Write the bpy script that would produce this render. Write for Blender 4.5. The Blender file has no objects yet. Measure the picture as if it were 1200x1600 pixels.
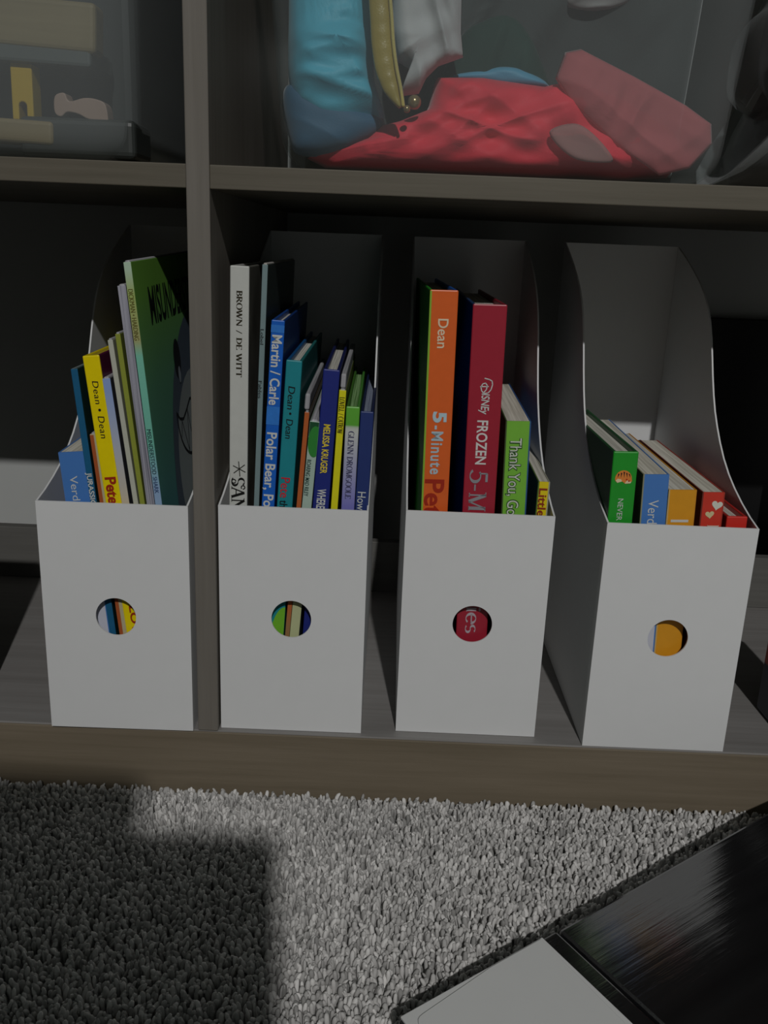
import bpy, bmesh, math, random
import numpy as np
from mathutils import Vector, Matrix, noise

# ------------------------------------------------------------------ camera
scn = bpy.context.scene
COL = scn.collection


def rad(a):
    return a * math.pi / 180.0


cd = bpy.data.cameras.new('camera')
cam = bpy.data.objects.new('camera', cd)
COL.objects.link(cam)
scn.camera = cam
cd.sensor_fit = 'VERTICAL'
cd.sensor_height = 36.0
cd.lens = 36.0 * 1400.0 / 1600.0
cd.clip_start = 0.01
PITCH, YAW, ROLL = 0.2880, -0.0049, 0.0405
_f = Vector((math.sin(YAW) * math.cos(PITCH), math.cos(YAW) * math.cos(PITCH), -math.sin(PITCH)))
_r = Vector((math.cos(YAW), -math.sin(YAW), 0))
_u = _r.cross(_f)
_r2 = _r * math.cos(ROLL) + _u * math.sin(ROLL)
_u2 = _u * math.cos(ROLL) - _r * math.sin(ROLL)
_m = Matrix((_r2, _u2, -_f)).transposed().to_4x4()
_m.translation = Vector((-0.0012, -0.5647, 0.3349))
cam.matrix_world = _m

# ------------------------------------------------------------------ light
scn.view_settings.view_transform = 'Standard'
scn.view_settings.look = 'None'
scn.view_settings.gamma = 1.0
scn.view_settings.exposure = 0.0
scn.view_settings.use_curve_mapping = False
world = bpy.data.worlds.new('world')
scn.world = world
world.use_nodes = True
bgn = world.node_tree.nodes['Background']
bgn.inputs[0].default_value = (0.88, 1.0, 0.95, 1)
bgn.inputs[1].default_value = 0.046


def area(name, loc, target, energy, sx, sy=None, color=(1, 1, 1)):
    ld = bpy.data.lights.new(name, 'AREA')
    ld.energy = energy
    ld.color = color
    if sy is None:
        ld.shape = 'DISK'
        ld.size = sx
    else:
        ld.shape = 'RECTANGLE'
        ld.size = sx
        ld.size_y = sy
    o = bpy.data.objects.new(name, ld)
    COL.objects.link(o)
    o.location = loc
    o.rotation_euler = (Vector(target) - Vector(loc)).to_track_quat('-Z', 'Y').to_euler()
    return o


area('ceiling_lamp', (0.35, -2.90, 2.39), (0, 0, 0.15), 50.5, 0.06, color=(1.0, 0.985, 0.97))
area('fill_light', (0.75, -3.3, 0.95), (0, 0, 0.15), 0.5, 0.9, 1.6, color=(0.93, 1.0, 0.97))  # added soft fill aimed at the shelf

# ------------------------------------------------------------------ materials
MATS = {}


def _nt(name):
    m = bpy.data.materials.new(name)
    m.use_nodes = True
    nt = m.node_tree
    return m, nt, nt.nodes['Principled BSDF']


def srgb(r, g, b):
    f = lambda c: (c / 255 / 12.92) if c / 255 <= 0.04045 else ((c / 255 + 0.055) / 1.055) ** 2.4
    return (f(r), f(g), f(b), 1)


def plain(name, col, rough=0.45, var=0.06, spec=0.4, metal=0.0, scale=180.0, bump=0.0, coat=0.0):
    """Solid colour with a faint mottling."""
    if name in MATS:
        return MATS[name]
    m, nt, p = _nt(name)
    tc = nt.nodes.new('ShaderNodeTexCoord')
    nz = nt.nodes.new('ShaderNodeTexNoise')
    nz.inputs['Scale'].default_value = scale
    nz.inputs['Detail'].default_value = 3
    nt.links.new(tc.outputs['Object'], nz.inputs['Vector'])
    mx = nt.nodes.new('ShaderNodeMix')
    mx.data_type = 'RGBA'
    c = Vector(col[:3])
    mx.inputs[6].default_value = (*(c * (1 - var)), 1)
    mx.inputs[7].default_value = (*[min(1, v) for v in c * (1 + var)], 1)
    nt.links.new(nz.outputs['Fac'], mx.inputs[0])
    nt.links.new(mx.outputs[2], p.inputs['Base Color'])
    p.inputs['Roughness'].default_value = rough
    p.inputs['Specular IOR Level'].default_value = spec
    p.inputs['Metallic'].default_value = metal
    p.inputs['Coat Weight'].default_value = coat
    if bump:
        b = nt.nodes.new('ShaderNodeBump')
        b.inputs['Strength'].default_value = bump
        b.inputs['Distance'].default_value = 0.002
        nt.links.new(nz.outputs['Fac'], b.inputs['Height'])
        nt.links.new(b.outputs[0], p.inputs['Normal'])
    MATS[name] = m
    return m


def P(r, g, b, **k):
    return plain('print_%d_%d_%d' % (r, g, b), srgb(r, g, b), **k)


def wood(name, c1, c2, axis, rough=0.55, bump=0.15, s=1.0, spec=0.35):
    m, nt, p = _nt(name)
    tc = nt.nodes.new('ShaderNodeTexCoord')
    mp = nt.nodes.new('ShaderNodeMapping')
    sc = [150 * s, 150 * s, 150 * s]
    sc[axis] = 5 * s
    mp.inputs['Scale'].default_value = sc
    nt.links.new(tc.outputs['Object'], mp.inputs['Vector'])
    n1 = nt.nodes.new('ShaderNodeTexNoise')
    n1.inputs['Scale'].default_value = 1.0
    n1.inputs['Detail'].default_value = 6
    n1.inputs['Roughness'].default_value = 0.65
    nt.links.new(mp.outputs[0], n1.inputs['Vector'])
    mp2 = nt.nodes.new('ShaderNodeMapping')
    s2 = [28 * s, 28 * s, 28 * s]
    s2[axis] = 3 * s
    mp2.inputs['Scale'].default_value = s2
    nt.links.new(tc.outputs['Object'], mp2.inputs['Vector'])
    n2 = nt.nodes.new('ShaderNodeTexNoise')
    n2.inputs['Scale'].default_value = 1.0
    n2.inputs['Detail'].default_value = 3
    nt.links.new(mp2.outputs[0], n2.inputs['Vector'])
    ad = nt.nodes.new('ShaderNodeMath')
    ad.operation = 'ADD'
    nt.links.new(n1.outputs['Fac'], ad.inputs[0])
    nt.links.new(n2.outputs['Fac'], ad.inputs[1])
    cr = nt.nodes.new('ShaderNodeValToRGB')
    cr.color_ramp.elements[0].position = 0.36
    cr.color_ramp.elements[0].color = c1
    cr.color_ramp.elements[1].position = 0.64
    cr.color_ramp.elements[1].color = c2
    hf = nt.nodes.new('ShaderNodeMath')
    hf.operation = 'MULTIPLY'
    hf.inputs[1].default_value = 0.5
    nt.links.new(ad.outputs[0], hf.inputs[0])
    nt.links.new(hf.outputs[0], cr.inputs[0])
    nt.links.new(cr.outputs[0], p.inputs['Base Color'])
    p.inputs['Roughness'].default_value = rough
    p.inputs['Specular IOR Level'].default_value = spec
    b = nt.nodes.new('ShaderNodeBump')
    b.inputs['Strength'].default_value = bump
    b.inputs['Distance'].default_value = 0.001
    nt.links.new(n1.outputs['Fac'], b.inputs['Height'])
    nt.links.new(b.outputs[0], p.inputs['Normal'])
    return m


def paper_edge(name, base, dark, freq=900.0, axis=0):
    """Cut page edges: fine lines across the thickness of the block."""
    m, nt, p = _nt(name)
    tc = nt.nodes.new('ShaderNodeTexCoord')
    mp = nt.nodes.new('ShaderNodeMapping')
    sc = [8.0, 8.0, 8.0]
    sc[axis] = freq
    mp.inputs['Scale'].default_value = sc
    nt.links.new(tc.outputs['Object'], mp.inputs['Vector'])
    nz = nt.nodes.new('ShaderNodeTexNoise')
    nz.inputs['Scale'].default_value = 1.0
    nz.inputs['Detail'].default_value = 4
    nt.links.new(mp.outputs[0], nz.inputs['Vector'])
    cr = nt.nodes.new('ShaderNodeValToRGB')
    cr.color_ramp.elements[0].position = 0.36
    cr.color_ramp.elements[0].color = dark
    cr.color_ramp.elements[1].position = 0.56
    cr.color_ramp.elements[1].color = base
    nt.links.new(nz.outputs['Fac'], cr.inputs[0])
    nt.links.new(cr.outputs[0], p.inputs['Base Color'])
    p.inputs['Roughness'].default_value = 0.8
    p.inputs['Specular IOR Level'].default_value = 0.15
    return m


def blend_z(name, stops, rough=0.4):
    """Printed colour bands up the height of a spine: (height in metres, colour)."""
    m, nt, p = _nt(name)
    tc = nt.nodes.new('ShaderNodeTexCoord')
    sp = nt.nodes.new('ShaderNodeSeparateXYZ')
    nt.links.new(tc.outputs['Object'], sp.inputs[0])
    mr = nt.nodes.new('ShaderNodeMapRange')
    mr.inputs['From Max'].default_value = 0.35
    nt.links.new(sp.outputs['Z'], mr.inputs['Value'])
    cr = nt.nodes.new('ShaderNodeValToRGB')
    el = cr.color_ramp.elements
    while len(el) < len(stops):
        el.new(0.5)
    for e, (z, c) in zip(el, stops):
        e.position = z / 0.35
        e.color = c
    nt.links.new(mr.outputs[0], cr.inputs[0])
    nt.links.new(cr.outputs[0], p.inputs['Base Color'])
    p.inputs['Roughness'].default_value = rough
    return m


def clear_plastic(name, haze, tint=(0.80, 0.84, 0.84, 1), rough=0.28):
    m, nt, p = _nt(name)
    tr = nt.nodes.new('ShaderNodeBsdfTransparent')
    tr.inputs[0].default_value = (0.93, 0.95, 0.95, 1)
    p.inputs['Base Color'].default_value = tint
    p.inputs['Roughness'].default_value = rough
    p.inputs['Specular IOR Level'].default_value = 0.6
    lw = nt.nodes.new('ShaderNodeLayerWeight')
    lw.inputs['Blend'].default_value = 0.22
    mr = nt.nodes.new('ShaderNodeMapRange')
    mr.inputs['To Min'].default_value = haze
    mr.inputs['To Max'].default_value = min(0.9, haze * 3.2)
    nt.links.new(lw.outputs['Facing'], mr.inputs['Value'])
    nz = nt.nodes.new('ShaderNodeTexNoise')
    nz.inputs['Scale'].default_value = 600
    b = nt.nodes.new('ShaderNodeBump')
    b.inputs['Strength'].default_value = 0.08
    nt.links.new(nz.outputs['Fac'], b.inputs['Height'])
    nt.links.new(b.outputs[0], p.inputs['Normal'])
    mx = nt.nodes.new('ShaderNodeMixShader')
    nt.links.new(mr.outputs[0], mx.inputs[0])
    nt.links.new(tr.outputs[0], mx.inputs[1])
    nt.links.new(p.outputs[0], mx.inputs[2])
    nt.links.new(mx.outputs[0], nt.nodes['Material Output'].inputs['Surface'])
    return m


def fabric(name, col, rough=0.6, sheen=0.3, scale=900, spec=0.3, aniso=0.0):
    m, nt, p = _nt(name)
    tc = nt.nodes.new('ShaderNodeTexCoord')
    nz = nt.nodes.new('ShaderNodeTexNoise')
    nz.inputs['Scale'].default_value = scale
    nt.links.new(tc.outputs['Object'], nz.inputs['Vector'])
    n2 = nt.nodes.new('ShaderNodeTexNoise')
    n2.inputs['Scale'].default_value = 45
    nt.links.new(tc.outputs['Object'], n2.inputs['Vector'])
    mx = nt.nodes.new('ShaderNodeMix')
    mx.data_type = 'RGBA'
    c = Vector(col[:3])
    mx.inputs[6].default_value = (*(c * 0.86), 1)
    mx.inputs[7].default_value = (*[min(1, v) for v in c * 1.12], 1)
    nt.links.new(n2.outputs['Fac'], mx.inputs[0])
    nt.links.new(mx.outputs[2], p.inputs['Base Color'])
    p.inputs['Roughness'].default_value = rough
    p.inputs['Specular IOR Level'].default_value = spec
    p.inputs['Sheen Weight'].default_value = sheen
    b = nt.nodes.new('ShaderNodeBump')
    b.inputs['Strength'].default_value = 0.2
    b.inputs['Distance'].default_value = 0.0006
    nt.links.new(nz.outputs['Fac'], b.inputs['Height'])
    nt.links.new(b.outputs[0], p.inputs['Normal'])
    return m


M_CARD = plain('white_cardboard', (0.79, 0.80, 0.80, 1), rough=0.6, var=0.02, scale=60, spec=0.25, bump=0.03)
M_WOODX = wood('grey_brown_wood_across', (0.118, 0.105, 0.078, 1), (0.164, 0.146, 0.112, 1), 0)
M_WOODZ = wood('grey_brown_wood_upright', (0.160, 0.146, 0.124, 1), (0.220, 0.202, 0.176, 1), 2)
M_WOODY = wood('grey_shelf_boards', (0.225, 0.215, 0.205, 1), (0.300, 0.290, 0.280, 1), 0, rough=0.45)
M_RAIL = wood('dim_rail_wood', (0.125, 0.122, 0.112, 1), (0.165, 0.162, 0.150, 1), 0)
M_PLINTH = wood('brown_plinth_wood', (0.165, 0.135, 0.092, 1), (0.240, 0.198, 0.143, 1), 0)
M_WALL = plain('wall_paint', (0.56, 0.575, 0.56, 1), rough=0.8, var=0.02, scale=40, spec=0.2)
M_TRIM = plain('white_trim_paint', (0.78, 0.80, 0.80, 1), rough=0.45, var=0.02, scale=40)
M_PAGES = paper_edge('page_edges', (0.76, 0.74, 0.66, 1), (0.46, 0.45, 0.39, 1))
M_PAGESG = paper_edge('grey_page_edges', (0.46, 0.46, 0.48, 1), (0.24, 0.24, 0.26, 1))
M_BOARD = paper_edge('board_page_edges', (0.86, 0.83, 0.72, 1), (0.58, 0.55, 0.46, 1), freq=420)

# ------------------------------------------------------------------ builders


def obj(name, verts, faces, mats, parent=None, fm=None, smooth=False, bevel=0.0, seg=2):
    me = bpy.data.meshes.new(name)
    me.from_pydata([tuple(v) for v in verts], [], faces)
    if not isinstance(mats, (list, tuple)):
        mats = [mats]
    for m in mats:
        me.materials.append(m)
    if fm is not None:
        me.polygons.foreach_set('material_index', fm)
    if smooth:
        me.polygons.foreach_set('use_smooth', [True] * len(me.polygons))
    me.update()
    o = bpy.data.objects.new(name, me)
    COL.objects.link(o)
    if parent is not None:
        o.parent = parent
    if bevel:
        b = o.modifiers.new('edge', 'BEVEL')
        b.width = bevel
        b.segments = seg
        b.limit_method = 'ANGLE'
    return o


class MB:
    def __init__(self):
        self.v, self.f, self.m = [], [], []

    def add(self, verts, faces, mi=0):
        n = len(self.v)
        self.v += [tuple(v) for v in verts]
        self.f += [tuple(i + n for i in f) for f in faces]
        self.m += [mi] * len(faces)
        return self

    def box(self, a, b, mi=0):
        x0, y0, z0 = a
        x1, y1, z1 = b
        v = [(x0, y0, z0), (x1, y0, z0), (x1, y1, z0), (x0, y1, z0), (x0, y0, z1), (x1, y0, z1), (x1, y1, z1), (x0, y1, z1)]
        f = [(0, 3, 2, 1), (4, 5, 6, 7), (0, 1, 5, 4), (1, 2, 6, 5), (2, 3, 7, 6), (3, 0, 4, 7)]
        return self.add(v, f, mi)

    def prism(self, poly, axis, a, b, mi=0):
        """poly: 2-D points; axis 0/1/2 is the extrusion axis from a to b."""
        def put(p, t):
            q = list(p)
            q.insert(axis, t)
            return q
        n = len(poly)
        v = [put(p, a) for p in poly] + [put(p, b) for p in poly]
        f = [tuple(range(n)), tuple(range(2 * n - 1, n - 1, -1))]
        f += [(i, i + n, (i + 1) % n + n, (i + 1) % n) for i in range(n)]
        return self.add(v, f, mi)

    def build(self, name, mats, parent=None, **k):
        o = obj(name, self.v, self.f, mats, parent, fm=self.m, **k)
        bm = bmesh.new()
        bm.from_mesh(o.data)
        bmesh.ops.recalc_face_normals(bm, faces=bm.faces)
        bm.to_mesh(o.data)
        bm.free()
        return o


def empty(name, loc=(0, 0, 0), rot=(0, 0, 0)):
    o = bpy.data.objects.new(name, None)
    COL.objects.link(o)
    o.location = loc
    o.rotation_euler = rot
    o.empty_display_size = 0.02
    return o


def tag(o, label, cat, group=None, kind=None):
    o['label'] = label
    o['category'] = cat
    if group:
        o['group'] = group
    if kind:
        o['kind'] = kind
    return o


def smooth_loop(pts, n):
    """Closed Catmull-Rom through 2-D points."""
    out = []
    k = len(pts)
    per = max(2, n // k)
    for i in range(k):
        p0, p1, p2, p3 = [Vector(pts[(i + j - 1) % k]) for j in range(4)]
        for s in range(per):
            t = s / per
            out.append(0.5 * ((2 * p1) + (p2 - p0) * t + (2 * p0 - 5 * p1 + 4 * p2 - p3) * t * t + (3 * p1 - p0 - 3 * p2 + p3) * t ** 3))
    return out


# ------------------------------------------------------------------ lettering
FONT = None
TEXT_CACHE = {}


def text_shape(txt, bold=0.0, shear=0.0, space=1.0):
    """Outline lettering as flat triangles, normalised: cap height 1, starting at x = 0."""
    cu = bpy.data.curves.new('lettering', 'FONT')
    cu.body = txt
    cu.size = 1.0
    cu.offset = bold
    cu.shear = shear
    cu.space_character = space
    cu.resolution_u = 4
    o = bpy.data.objects.new('lettering', cu)
    COL.objects.link(o)
    bpy.context.view_layer.update()
    dg = bpy.context.evaluated_depsgraph_get()
    me = bpy.data.meshes.new_from_object(o.evaluated_get(dg))
    vs = [(v.co.x, v.co.y) for v in me.vertices]
    fs = [tuple(p.vertices) for p in me.polygons]
    bpy.data.meshes.remove(me)
    bpy.data.objects.remove(o)
    bpy.data.curves.remove(cu)
    x0 = min(v[0] for v in vs)
    x1 = max(v[0] for v in vs)
    cap = 0.70
    return [((v[0] - x0), v[1] / cap) for v in vs], fs, x1 - x0


# thin/thick serif capitals drawn as pen strokes: L line, A arc
TH, TN = 0.17, 0.075
def _ser(*pts):
    return [('L', x - 0.11, y, x + 0.11, y, 0.05) for x, y in pts]
SERIF = {
    'B': (0.66, [('L', .12, 0, .12, 1, TH), ('A', .12, .76, .36, .24, 90, -90, TH), ('A', .12, .27, .44, .27, 90, -90, TH)] + _ser((.1, .02), (.1, .98))),
    'R': (0.72, [('L', .12, 0, .12, 1, TH), ('A', .12, .75, .40, .25, 90, -90, TH), ('L', .30, .5, .62, 0, TH)] + _ser((.12, .02), (.1, .98), (.64, .02))),
    'O': (0.80, [('A', .40, .5, .33, .5, 0, 360, TH)]),
    'W': (1.05, [('L', .08, 1, .32, 0, TH), ('L', .32, 0, .52, .95, TN), ('L', .50, 1, .74, 0, TH), ('L', .74, 0, .96, 1, TN)] + _ser((.08, .98), (.96, .98), (.5, .98))),
    'N': (0.82, [('L', .14, 0, .14, 1, TN), ('L', .12, 1, .70, 0, TH), ('L', .70, 0, .70, 1, TN)] + _ser((.14, .02), (.08, .98), (.70, .98))),
    '/': (0.55, [('L', .1, -.05, .42, 1.0, TN)]),
    ' ': (0.40, []),
    'D': (0.78, [('L', .13, 0, .13, 1, TH), ('A', .13, .5, .54, .48, 90, -90, TH)] + _ser((.1, .02), (.1, .98))),
    'E': (0.64, [('L', .13, 0, .13, 1, TH), ('L', .1, .97, .54, .97, TN), ('L', .1, .03, .57, .03, TN), ('L', .1, .52, .44, .52, TN), ('L', .54, 1, .54, .8, TN), ('L', .57, 0, .57, .22, TN)]),
    'I': (0.34, [('L', .17, 0, .17, 1, TH)] + _ser((.17, .02), (.17, .98))),
    'T': (0.70, [('L', .35, 0, .35, 1, TH), ('L', .04, .97, .66, .97, TN), ('L', .05, 1, .05, .78, TN), ('L', .65, 1, .65, .78, TN)] + _ser((.35, .02))),
    'L': (0.62, [('L', .13, 0, .13, 1, TH), ('L', .1, .03, .56, .03, TN), ('L', .56, 0, .56, .24, TN)] + _ser((.13, .98))),
    'V': (0.78, [('L', .08, 1, .38, 0, TH), ('L', .38, 0, .68, 1, TN)] + _ser((.08, .98), (.68, .98))),
    'C': (0.74, [('A', .40, .5, .33, .5, 50, 310, TH), ('L', .62, .98, .62, .72, TN)]),
    'A': (0.80, [('L', .08, 0, .40, 1, TN), ('L', .40, 1, .70, 0, TH), ('L', .2, .36, .58, .36, TN)] + _ser((.08, .02), (.70, .02))),
    'G': (0.80, [('A', .40, .5, .34, .5, 50, 340, TH), ('L', .66, 0, .66, .42, TN), ('L', .45, .42, .76, .42, TN)]),
    'M': (0.98, [('L', .14, 0, .14, 1, TN), ('L', .14, 1, .48, 0, TH), ('L', .48, 0, .82, 1, TN), ('L', .82, 0, .82, 1, TH)] + _ser((.14, .02), (.82, .02), (.1, .98), (.86, .98))),
    'U': (0.80, [('L', .14, .3, .14, 1, TH), ('A', .40, .30, .26, .30, 180, 360, TN), ('L', .66, .3, .66, 1, TN)] + _ser((.14, .98), (.66, .98))),
    'S': (0.66, [('A', .33, .75, .22, .24, 30, 270, TH * .9), ('A', .32, .26, .25, .25, 90, -150, TH * .9)]),
    '5': (0.66, [('L', .16, .97, .58, .97, .14), ('L', .16, .55, .16, 1, TN), ('A', .28, .31, .30, .31, 130, -150, TH)]),
    '-': (0.46, [('L', .06, .32, .38, .32, .09)]),
    'i': (0.36, [('L', .18, 0, .18, .66, TH), ('A', .18, .88, .05, .05, 0, 360, .1)] + _ser((.18, .02))),
    'e': (0.58, [('A', .29, .33, .24, .33, 0, 320, TH * .9), ('L', .07, .36, .52, .36, TN)]),
    's': (0.50, [('A', .26, .48, .17, .17, 40, 270, TH * .75), ('A', .24, .17, .18, .17, 90, -140, TH * .75)]),
}


def serif_shape(txt):
    vs, fs, x = [], [], 0.0
    for ch in txt:
        adv, st = SERIF[ch]
        for s in st:
            if s[0] == 'L':
                _, ax, ay, bx, by, w = s
                d = Vector((bx - ax, by - ay))
                nn = Vector((-d.y, d.x)).normalized() * w * 0.5
                n = len(vs)
                vs += [(x + ax + nn.x, ay + nn.y), (x + ax - nn.x, ay - nn.y), (x + bx - nn.x, by - nn.y), (x + bx + nn.x, by + nn.y)]
                fs.append((n, n + 1, n + 2, n + 3))
            else:
                _, cx, cy, rx, ry, a0, a1, w = s
                k = 18
                n = len(vs)
                for i in range(k + 1):
                    a = rad(a0 + (a1 - a0) * i / k)
                    c, sn = math.cos(a), math.sin(a)
                    ww = w * (0.42 + 0.58 * abs(c)) * 0.5
                    vs += [(x + cx + (rx + ww) * c, cy + (ry + ww * .7) * sn), (x + cx + (rx - ww) * c, cy + (ry - ww * .7) * sn)]
                for i in range(k):
                    q = n + 2 * i
                    fs.append((q, q + 1, q + 3, q + 2))
        x += adv
    return vs, fs, x


def lettering(name, parent, txt, s0, s1, x0, x1, mat, serif=False, y=-0.0003, tall=1.0, **k):
    """Lettering that reads down a spine: from height s0 down to s1, letter feet at x0 and caps at x1."""
    vs, fs, w = serif_shape(txt) if serif else text_shape(txt, **k)
    L = (s0 - s1) / w
    c = (x1 - x0) / tall
    out = [(x0 + v[1] * c, y, s0 - v[0] * L) for v in vs]
    return obj(name, out, fs, mat, parent)


def printed(name, parent, polys, mat, y=-0.0002):
    """Flat printed shapes on a spine; each polygon in (x, height)."""
    b = MB()
    for p in polys:
        b.add([(q[0], y, q[1]) for q in p], [tuple(range(len(p)))])
    return obj(name, b.v, b.f, mat, parent)


def ell(cx, cz, rx, rz, n=28, a0=0, a1=360):
    return [(cx + rx * math.cos(rad(a0 + (a1 - a0) * i / n)), cz + rz * math.sin(rad(a0 + (a1 - a0) * i / n))) for i in range(n if a1 - a0 == 360 else n + 1)]


def pen(pts, w):
    """A line of constant width as quads."""
    polys = []
    for a, b in zip(pts[:-1], pts[1:]):
        a, b = Vector(a), Vector(b)
        d = (b - a)
        n = Vector((-d.y, d.x)).normalized() * w * 0.5
        e = d.normalized() * w * 0.25
        polys.append([a + n - e, a - n - e, b - n + e, b + n + e])
    return polys


# ------------------------------------------------------------------ the room
SB = -0.053      # carpet backing height
b = MB().box((-3.0, -4.2, SB - 0.02), (3.0, 0.40, SB))
fl = b.build('floor', plain('carpet_backing', (0.26, 0.26, 0.25, 1), rough=0.95, var=0.3, scale=260, spec=0.05, bump=0.8))
fl['kind'] = 'structure'
b = MB().box((-3.0, 0.390, SB - 0.02), (3.0, 0.490, 2.5))
w = b.build('wall_back', M_WALL)
w['kind'] = 'structure'
# ------------------------------------------------------------------ shelf
DEP = 0.293
DB = 0.3885
XL0, XL1 = -0.1297, -0.1156      # divider
XR0, XR1 = 0.400, 0.414
ZM0, ZM1 = 0.3637, 0.3773
ZT0, ZT1 = 0.741, 0.7546
shelf = tag(empty('cube_shelf', (0, 0, SB)), 'grey-brown wood grain cube shelf standing on the carpet', 'shelf')


def shelf_part(name, a, bb, m, bev=0.0006):
    o = MB().box((a[0], a[1], a[2] - SB), (bb[0], bb[1], bb[2] - SB)).build(name, m, shelf, bevel=bev)
    return o


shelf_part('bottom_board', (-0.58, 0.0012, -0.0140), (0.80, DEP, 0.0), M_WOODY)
shelf_part('plinth', (-0.594, 0.0, SB + 0.001), (0.814, 0.016, -0.0012), M_PLINTH)
shelf_part('divider', (XL0, 0, 0.0002), (XL1, DB, ZT0), M_WOODZ)
shelf_part('divider', (XR0, 0, 0.0002), (XR1, DEP, ZT0), M_WOODZ)
shelf_part('side_panel', (-0.594, 0.0, SB + 0.001), (-0.58, DEP, ZT1), M_WOODZ)
shelf_part('side_panel', (0.80, 0.0, SB + 0.001), (0.814, DEP, ZT1), M_WOODZ)
for x0, x1 in ((-0.58, XL0), (XL1, XR0), (XR1, 0.80)):
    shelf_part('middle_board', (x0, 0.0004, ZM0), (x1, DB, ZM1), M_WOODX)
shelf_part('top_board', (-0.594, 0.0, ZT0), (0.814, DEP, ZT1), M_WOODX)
for x0, x1 in ((-0.58, XL0), (XL1, XR0), (XR1, 0.80)):
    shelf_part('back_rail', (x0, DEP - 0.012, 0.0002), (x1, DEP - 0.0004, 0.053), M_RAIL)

# ------------------------------------------------------------------ magazine files
CT = 0.0012
W2 = 0.05
FH, BH, FD = 0.1660, 0.3440, 0.2525
CURVE = [(0, .1660), (.016, .1692), (.033, .1742), (.050, .1805), (.064, .1870), (.078, .1955), (.090, .2050), (.100, .2145), (.109, .2245), (.117, .2360),
         (.125, .2500), (.132, .2640), (.139, .2770), (.147, .2890), (.156, .2985), (.168, .3075), (.184, .3165), (.204, .3255), (.228, .3350), (.252, .3438)]
FILES = [(-0.1829, -0.0022, 0.0142), (-0.0642, 0.0050, 0.0041), (0.0607, 0.0106, -0.0002), (0.1934, 0.0014, 0.0017)]
HOLE = [(-0.0008, .0855), (-0.0006, .0860), (-0.0003, .0856), (0.0000, .0852)]
FLAB = ['white cardboard magazine file with leaning books, left of the shelf divider',
        'white cardboard magazine file just right of the divider, holding ten thin spines',
        'white cardboard magazine file holding the fat orange and dark red books',
        'white cardboard magazine file nearly empty above low board books, tallest bare back showing']


def file_box(i):
    x, y, a = FILES[i]
    root = tag(empty('magazine_file', (x, y, 0.0003), (0, 0, a)), FLAB[i], 'magazine file', 'white cardboard magazine files on the bottom shelf')
    hx, hz = HOLE[i]
    R = 0.0137
    n = 64
    ring, edge = [], []
    for k in range(n):
        t = 2 * math.pi * k / n + math.pi / n
        c, s = math.cos(t), math.sin(t)
        ring.append((hx + R * c, hz + R * s))
        # nearest rectangle edge along this direction
        tx = ((W2 - hx) / c) if c > 0 else ((-W2 - hx) / c)
        tz = ((FH - hz) / s) if s > 0 else ((CT - hz) / s)
        tt = min(tx, tz)
        edge.append([hx + tt * c, hz + tt * s])
    for cx, cz in ((W2, FH), (-W2, FH), (-W2, CT), (W2, CT)):
        k = min(range(n), key=lambda q: (edge[q][0] - cx) ** 2 + (edge[q][1] - cz) ** 2)
        edge[k] = [cx, cz]
    v = [(p[0], 0, p[1]) for p in ring] + [(p[0], 0, p[1]) for p in edge] + [(p[0], CT, p[1]) for p in ring] + [(p[0], CT, p[1]) for p in edge]
    f = []
    for k in range(n):
        j = (k + 1) % n
        f += [(k, j, n + j, n + k), (2 * n + k, 3 * n + k, 3 * n + j, 2 * n + j), (k, 2 * n + k, 2 * n + j, j), (n + k, n + j, 3 * n + j, 3 * n + k)]
    MB().add(v, f).build('front_panel', M_CARD, root)
    prof = [(CT, CT)] + [(max(p[0], CT), p[1]) for p in CURVE] + [(FD, CT)]
    MB().prism(prof, 0, -W2, -W2 + CT).build('side_panel', M_CARD, root)
    MB().prism(prof, 0, W2 - CT, W2).build('side_panel', M_CARD, root)
    MB().box((-W2, FD, 0), (W2, FD + CT, BH)).build('back_panel', M_CARD, root)
    MB().box((-W2, 0, 0), (W2, FD + CT, CT)).build('base_panel', M_CARD, root)
    return root


for i in range(4):
    file_box(i)

# ------------------------------------------------------------------ books
GROUPS = ['books in the file left of the divider', 'books in the file right of the divider',
          'books in the file with the fat orange spine', 'board books in the file with the tall bare back']


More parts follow.
